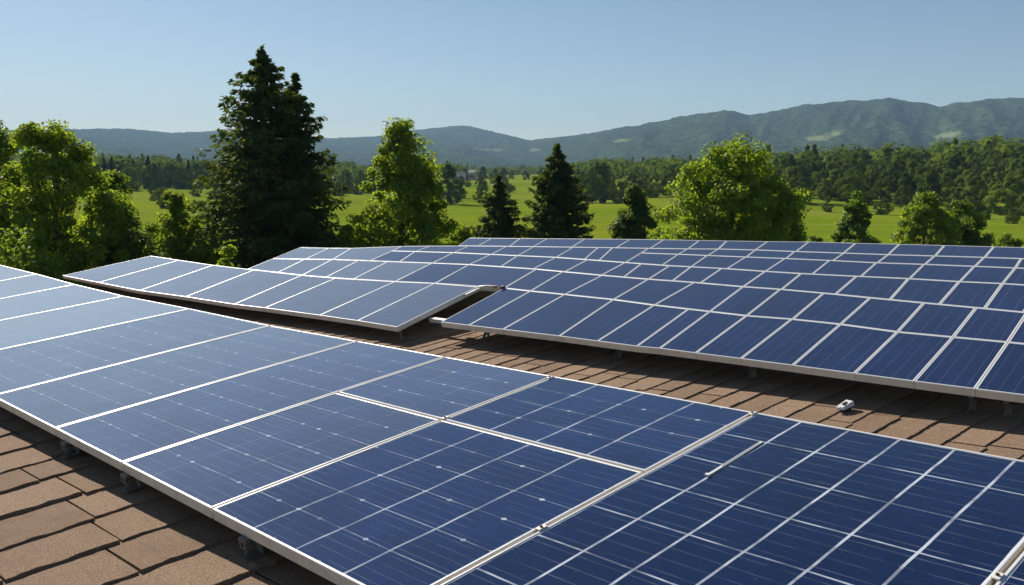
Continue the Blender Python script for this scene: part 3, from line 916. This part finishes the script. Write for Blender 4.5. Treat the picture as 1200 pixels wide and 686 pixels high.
NEAR = [
    # px, top py, width px, depth, profile, leaf, clumps, leaves, leaf size, clump radius, seed, name, label
    (62, 140, 186, 36, 'loose', LEAF_Y, 320, 54000, 0.056, 0.50, 11, 'leafy_tree', 'loose yellow-green tree with dark forked trunk at far left'),
    (-22, 116, 140, 40, 'oval', LEAF_G, 260, 38000, 0.060, 0.55, 12, 'leafy_tree', 'taller green tree cut off by the left picture edge'),
    (128, 196, 92, 40, 'oval', LEAF_G, 160, 28000, 0.055, 0.42, 20, 'leafy_tree', 'lower green tree filling in right of the forked one'),
    (205, 222, 104, 42, 'oval', LEAF_Y, 190, 32000, 0.052, 0.36, 13, 'leafy_tree', 'small airy yellow-green tree just left of the big spruce'),
    (470, 134, 142, 44, 'cone', LEAF_Y, 420, 64000, 0.056, 0.48, 14, 'leafy_tree', 'tall pointed bright green tree right of the big spruce'),
    (858, 162, 180, 46, 'round', LEAF_Y, 480, 78000, 0.058, 0.58, 15, 'leafy_tree', 'broad rounded bright green tree behind the middle of the array'),
    (743, 211, 66, 56, 'cone', LEAF_D, 170, 28000, 0.06, 0.42, 16, 'leafy_tree', 'small dark green tree between the dark spruce and broad tree'),
    (1006, 226, 60, 66, 'cone', LEAF_G, 170, 28000, 0.062, 0.44, 17, 'leafy_tree', 'small pointed green tree in the meadow right of broad tree'),
    (1088, 226, 84, 58, 'round', LEAF_Y, 190, 34000, 0.058, 0.42, 18, 'leafy_tree', 'bushy bright green tree in the meadow, left of its twin'),
    (1128, 236, 70, 61, 'round', LEAF_G, 160, 28000, 0.058, 0.42, 19, 'leafy_tree', 'bushy darker green tree overlapping the bright meadow tree from the right'),
]
for px, top, wpx, D, kind, lm, nc, nl, leaf, rc, seed, nm, lab in NEAR:
    loc = put(px, D)
    broadleaf(nm, lab, loc, height_for(px, top, D), wpx / 1071 * D, kind, lm, BARK, nc, nl, leaf, rc, seed, base=0.10 if kind != 'loose' else 0.07, hollow=0.46, stems=3 if seed == 11 else 1)

BUSHES = [
    (262, 284, 44, 24, LEAF_Y, 31, 'small yellow-green bush at the foot of the big spruce'),
    (404, 262, 40, 40, LEAF_Y, 32, 'yellow-green bush between the big spruce and the pointed tree'),
    (540, 264, 48, 47, LEAF_Y, 33, 'yellow-green bush right of the pointed tree by the small spruce'),
    (20, 262, 150, 30, LEAF_G, 34, 'dense green shrub under the far left tree'),
    (150, 270, 120, 36, LEAF_D, 35, 'dark undergrowth shrub behind the left end of the panels'),
    (958, 272, 26, 64, LEAF_G, 36, 'tiny green shrub in the meadow right of the broad tree'),
    (1188, 266, 40, 56, LEAF_Y, 37, 'small bright shrub in the meadow at the right picture edge'),
    (770, 262, 40, 50, LEAF_Y, 38, 'bright shrub at the left foot of the broad tree'),
    (350, 262, 130, 46, LEAF_D, 39, 'dark shrub filling the gap under the big spruce'),
]
for px, top, wpx, D, lm, seed, lab in BUSHES:
    loc = put(px, D)
    w = wpx / 1071 * D
    broadleaf('bush', lab, loc, height_for(px, top, D), w, 'oval', lm, BARK, 70, int(7000 + 3000 * w), 0.05, 0.11 * w + 0.12, seed, base=0.03, hollow=0.45, cat='bush')

SPRUCES = [
    (312, 56, 204, 45, 41, 46, 14, 125, 0.15, 'huge dark spruce towering over the left block of panels'),
    (349, 88, 140, 46.2, 42, 40, 11, 100, 0.15, 'second spruce leader crowding the right flank of the huge one'),
    (584, 206, 96, 54, 43, 32, 11, 80, 0.16, 'small ragged spruce left of the full conical one'),
    (653, 170, 108, 54, 44, 42, 12, 100, 0.16, 'dense dark conical spruce behind the middle of the panels'),
]
for px, top, wpx, D, seed, lv, nb_, per, card, lab in SPRUCES:
    loc = put(px, D)
    h = height_for(px, top, D)
    conifer('spruce_tree', lab, loc, h, wpx / 1071 * D / 2 * 1.12, NEEDLE, BARK_D, seed, lv, nb_, card, per, power={41: 0.55, 42: 0.60, 43: 0.68, 44: 0.58}[seed], ragged={41: 0.30, 42: 0.32, 43: 0.34, 44: 0.22}[seed])

# ---------------------------------------------------------------- wood beyond the meadow: single trees
FL = [mat_leaf('wood_leaf_green', (0.112, 0.172, 0.036), (0.24, 0.34, 0.022), 0.20, scale=0.25, gloss=0.0),
      mat_leaf('wood_leaf_dark', (0.080, 0.128, 0.032), (0.14, 0.21, 0.018), 0.16, scale=0.25, gloss=0.0),
      mat_leaf('wood_leaf_light', (0.150, 0.208, 0.040), (0.32, 0.43, 0.026), 0.24, scale=0.25, gloss=0.0)]
FN = mat_leaf('wood_needles', (0.018, 0.034, 0.014), (0.04, 0.06, 0.012), 0.22, scale=0.25, gloss=0.0)
protos = []
for k, (kind, lm, h, w) in enumerate([('round', 0, 9.5, 8.6), ('oval', 1, 11.5, 7.4), ('round', 2, 8.2, 7.8), ('oval', 0, 12.5, 8.6), ('round', 1, 10.0, 9.4), ('cone', 0, 11.0, 6.4)]):
    t = broadleaf('wood_tree', 'x', (0, 0, 0), h, w, kind, FL[lm], BARK, 60, 9500, 0.14, 1.0, 60 + k, base=0.0, hollow=0.34, trunk_r=0.1, crisp=1.0)
    protos.append((t, h))
for k in range(2):
    t = conifer('wood_conifer', 'x', (0, 0, 0), 12.0 + k, 2.9, FN, BARK_D, 70 + k, 24, 8, 0.42, 34, power=0.75)
    protos.append((t, 13.0 + k))
used = set()
def place_tree(k, x, y, s, rot, label, group):
    t, h = protos[k]
    if k not in used:
        used.add(k); o = t
    else:
        o = t.copy(); COL.objects.link(o)
        for ch in t.children:
            c = ch.copy(); COL.objects.link(c); c.parent = o
    o.location = (x, y, float(ground_z(x, y)) - 0.1 - 0.07 * h * s)
    o.rotation_euler = (0, 0, rot)
    o.scale = (s * (0.9 + 0.2 * math.sin(rot * 5)), s * (0.9 + 0.2 * math.cos(rot * 3)), s)
    o['label'] = label; o['group'] = group
    return o
KIND_LABEL = ['round mid green tree', 'dark oval tree', 'round light green tree', 'tall oval green tree', 'broad dark round tree', 'pointed green tree', 'dark conifer', 'tall dark conifer']
rf = random.Random(5)
placed = []
def free(x, y, d):
    for a, b in placed:
        if (a - x) ** 2 + (b - y) ** 2 < d * d:
            return False
    return True
# solitary trees one can name
SOLO = [(190, 205, 0, 0.46, 'small round tree alone in the meadow left of the big spruce'),
        (527, 255, 1, 1.05, 'narrow dark tree behind the right side of the pointed green tree'),
        (699, 252, 4, 1.22, 'big dark tree in the meadow right of the conical spruce'),
        (728, 246, 2, 0.78, 'low light green tree right of the big dark meadow tree'),
        (668, 258, 2, 0.9, 'light green tree half hidden behind the conical spruce'),
        (566, 262, 0, 0.62, 'round bush-like tree in the open meadow above the small spruce'),
        (588, 268, 2, 0.5, 'low light tree beside the round one above the small spruce'),
        (934, 225, 4, 0.98, 'big dark tree standing just right of the broad bright tree'),
        (967, 235, 2, 0.72, 'round light green tree in front of the right wood'),
        (1186, 178, 2, 1.0, 'big round green tree at the meadow edge on the far right'),
        (1142, 190, 0, 0.9, 'round green tree at the meadow edge left of the far right one'),
        (815, 250, 3, 0.8, 'green tree peeping over the left shoulder of the broad tree')]
for px, D, k, s, lab in SOLO:
    x, y, z = put(px, D)
    placed.append((x, y))
    place_tree(k, x, y, s, px * 0.37, lab, 'solitary trees in the meadow')
def wood(n, az0, az1, r_front, r_back, where, kinds, s0, s1, gap):
    c = tries = 0
    while c < n and tries < 9000:
        tries += 1
        az = math.radians(rf.uniform(az0, az1))
        f = r_front(math.degrees(az))
        r = f + (r_back - f) * rf.random() ** 1.5
        x, y = r * math.sin(az), r * math.cos(az)
        if not free(x, y, gap):
            continue
        placed.append((x, y))
        k = rf.choice(kinds)
        place_tree(k, x, y, rf.uniform(s0, s1), rf.random() * 6.28, '%s %s' % (KIND_LABEL[k], where), 'trees %s' % where)
        c += 1
wood(150, 4, 33, lambda a: np.interp(a, [4, 12, 17, 23, 29, 34], [285, 268, 250, 222, 196, 180]), 330, 'in the wood along the right meadow', [0, 0, 0, 1, 2, 2, 3, 4, 4, 5], 0.65, 1.1, 8.4)
wood(60, -29, -17.5, lambda a: np.interp(a, [-29, -22, -17], [300, 380, 430]), 470, 'in the wood behind the left meadow', [0, 1, 0, 3, 4, 4, 2, 7], 0.9, 1.25, 8)
wood(30, -12.5, -4.5, lambda a: np.interp(a, [-12, -4], [310, 420]), 460, 'in the wood behind the pointed tree', [0, 1, 2, 4, 5], 0.65, 1.0, 8)
wood(16, -3, 3.5, lambda a: 560, 640, 'in the far hedge across the middle meadow', [0, 1, 4, 2], 0.55, 0.8, 9)

wood(24, -4.0, 4.6, lambda a: 300, 520, 'scattered over the middle meadow', [0, 2, 4, 2], 0.25, 0.62, 11)
wood(16, -24, -13, lambda a: 260, 360, 'scattered over the left meadow', [0, 4, 2], 0.25, 0.5, 14)
wood(14, 13, 29, lambda a: np.interp(a, [13, 29], [225, 165]), 185 + 30, 'scattered as bushes along the right meadow', [0, 4, 2], 0.22, 0.42, 8)
for k, (t, h) in enumerate(protos):
    if k not in used:
        for ch in list(t.children):
            bpy.data.objects.remove(ch)
        bpy.data.objects.remove(t)

# farther woods, too many to count: one mass of crowns
def far_wood():
    rg = np.random.default_rng(99)
    PP, NN_, SS = [], [], []
    n = 0
    while n < 3600:
        az = rg.uniform(-33, 35)
        r = 300 + 1150 * rg.random() ** 0.9
        lim = np.interp(az, [-33, -29, -18, -12, -4, -2.5, 3, 5, 12, 35], [480, 480, 480, 480, 560, 860, 860, 420, 340, 325])
        if r < lim:
            continue
        x, y = r * math.sin(math.radians(az)), r * math.cos(math.radians(az))
        if r > 640 and r < 1000 and vnoise(np.array([x / 120]), np.array([y / 120]), 21)[0] > 0.62:
            continue
        z = float(ground_z(x, y))
        con = rg.random() < 0.10
        h = rg.uniform(7, 11.5) if not con else rg.uniform(9, 13)
        w = h * (0.52 if not con else 0.24)
        m = 64
        d = rg.normal(size=(m, 3)); d /= np.linalg.norm(d, axis=1, keepdims=True)
        if con:
            t = rg.random(m); an = rg.random(m) * 6.28
            P = np.stack([np.cos(an) * w * (1 - t), np.sin(an) * w * (1 - t), h * (0.05 + 0.95 * t)], 1)
        else:
            P = d * np.array([w, w, h * 0.46]) * rg.uniform(0.75, 1.05, (m, 1)) + np.array([0, 0, h * 0.52])
        PP.append(P + np.array([x, y, z])); NN_.append(d * 1.3 + np.array([0, 0, 0.3])); SS.append(np.full(m, 0.8))
        n += 1
    o = quads_mesh('far_wood', np.concatenate(PP), np.concatenate(NN_), np.concatenate(SS), 1.3, FL[0], None, rg)
    o['kind'] = 'stuff'
far_wood()

# ---------------------------------------------------------------- far farm buildings
def mat_plain(name, a, b, sc=2.0):
    t = NT(name)
    t.bsdf(Base_Color=t.mix(t.noise(sc, 4, 0.6, t.position()), a, b), Roughness=0.85)
    return t.m
M_WALLW = mat_plain('white_lime_wall', (0.62, 0.60, 0.56), (0.72, 0.70, 0.66))
M_WALLT = mat_plain('tan_wall', (0.42, 0.34, 0.25), (0.5, 0.42, 0.32))
M_ROOFG = mat_plain('grey_roof_sheet', (0.30, 0.28, 0.26), (0.38, 0.36, 0.34))
M_WIN = mat_plain('dark_window', (0.03, 0.035, 0.04), (0.05, 0.055, 0.06))
def farm(px, D, L, W, H, rot, wall, label):
    x, y, z = put(px, D)
    o = thing('farm_building', label, 'building', (x, y, z), 'farm buildings across the valley', rot)
    X, Y, Z = Vector((1, 0, 0)), Vector((0, 1, 0)), Vector((0, 0, 1))
    bm = bmesh.new(); box(bm, (0, 0, H / 2 - 0.3), X, Y, Z, L, W, H + 0.6); bm_obj('wall', bm, wall, o)
    bm = bmesh.new()
    rh = W * 0.32
    pr = [(-L / 2 - .3, -W / 2 - .3, H), (L / 2 + .3, -W / 2 - .3, H), (L / 2 + .3, W / 2 + .3, H), (-L / 2 - .3, W / 2 + .3, H), (-L / 2 - .3, 0, H + rh), (L / 2 + .3, 0, H + rh)]
    v = [bm.verts.new(q) for q in pr]
    for f in ((0, 1, 5, 4), (2, 3, 4, 5), (0, 4, 3), (1, 2, 5), (3, 2, 1, 0)):
        bm.faces.new([v[i] for i in f])
    bm_obj('roof', bm, M_ROOFG, o)
    for i in (-1, 0, 1):
        bm = bmesh.new(); box(bm, (i * L * 0.28, -W / 2 - 0.02, H * 0.5), X, Y, Z, 0.9, 0.08, 1.2); bm_obj('window', bm, M_WIN, o)
farm(538, 545, 6.5, 5, 3.4, 0.3, M_WALLW, 'small white farm building far across the middle meadow')
farm(554, 550, 4.0, 5, 4.6, -0.3, M_WALLT, 'tan farm building right of the white one across the valley')

# ---------------------------------------------------------------- air between here and the hills
bm = bmesh.new()
box(bm, (0, 0, 208), (1, 0, 0), (0, 1, 0), (0, 0, 1), 13900, 13900, 444)
t = NT('valley_haze')
vol = t.n('ShaderNodeVolumePrincipled')
vol.inputs['Color'].default_value = (0.46, 0.70, 1.0, 1)
vol.inputs['Density'].default_value = 1.05e-4
vol.inputs['Anisotropy'].default_value = 0.0
t.t.links.new(vol.outputs[0], t.out.inputs['Volume'])
hz = bm_obj('haze', bm, t.m)
hz['kind'] = 'stuff'
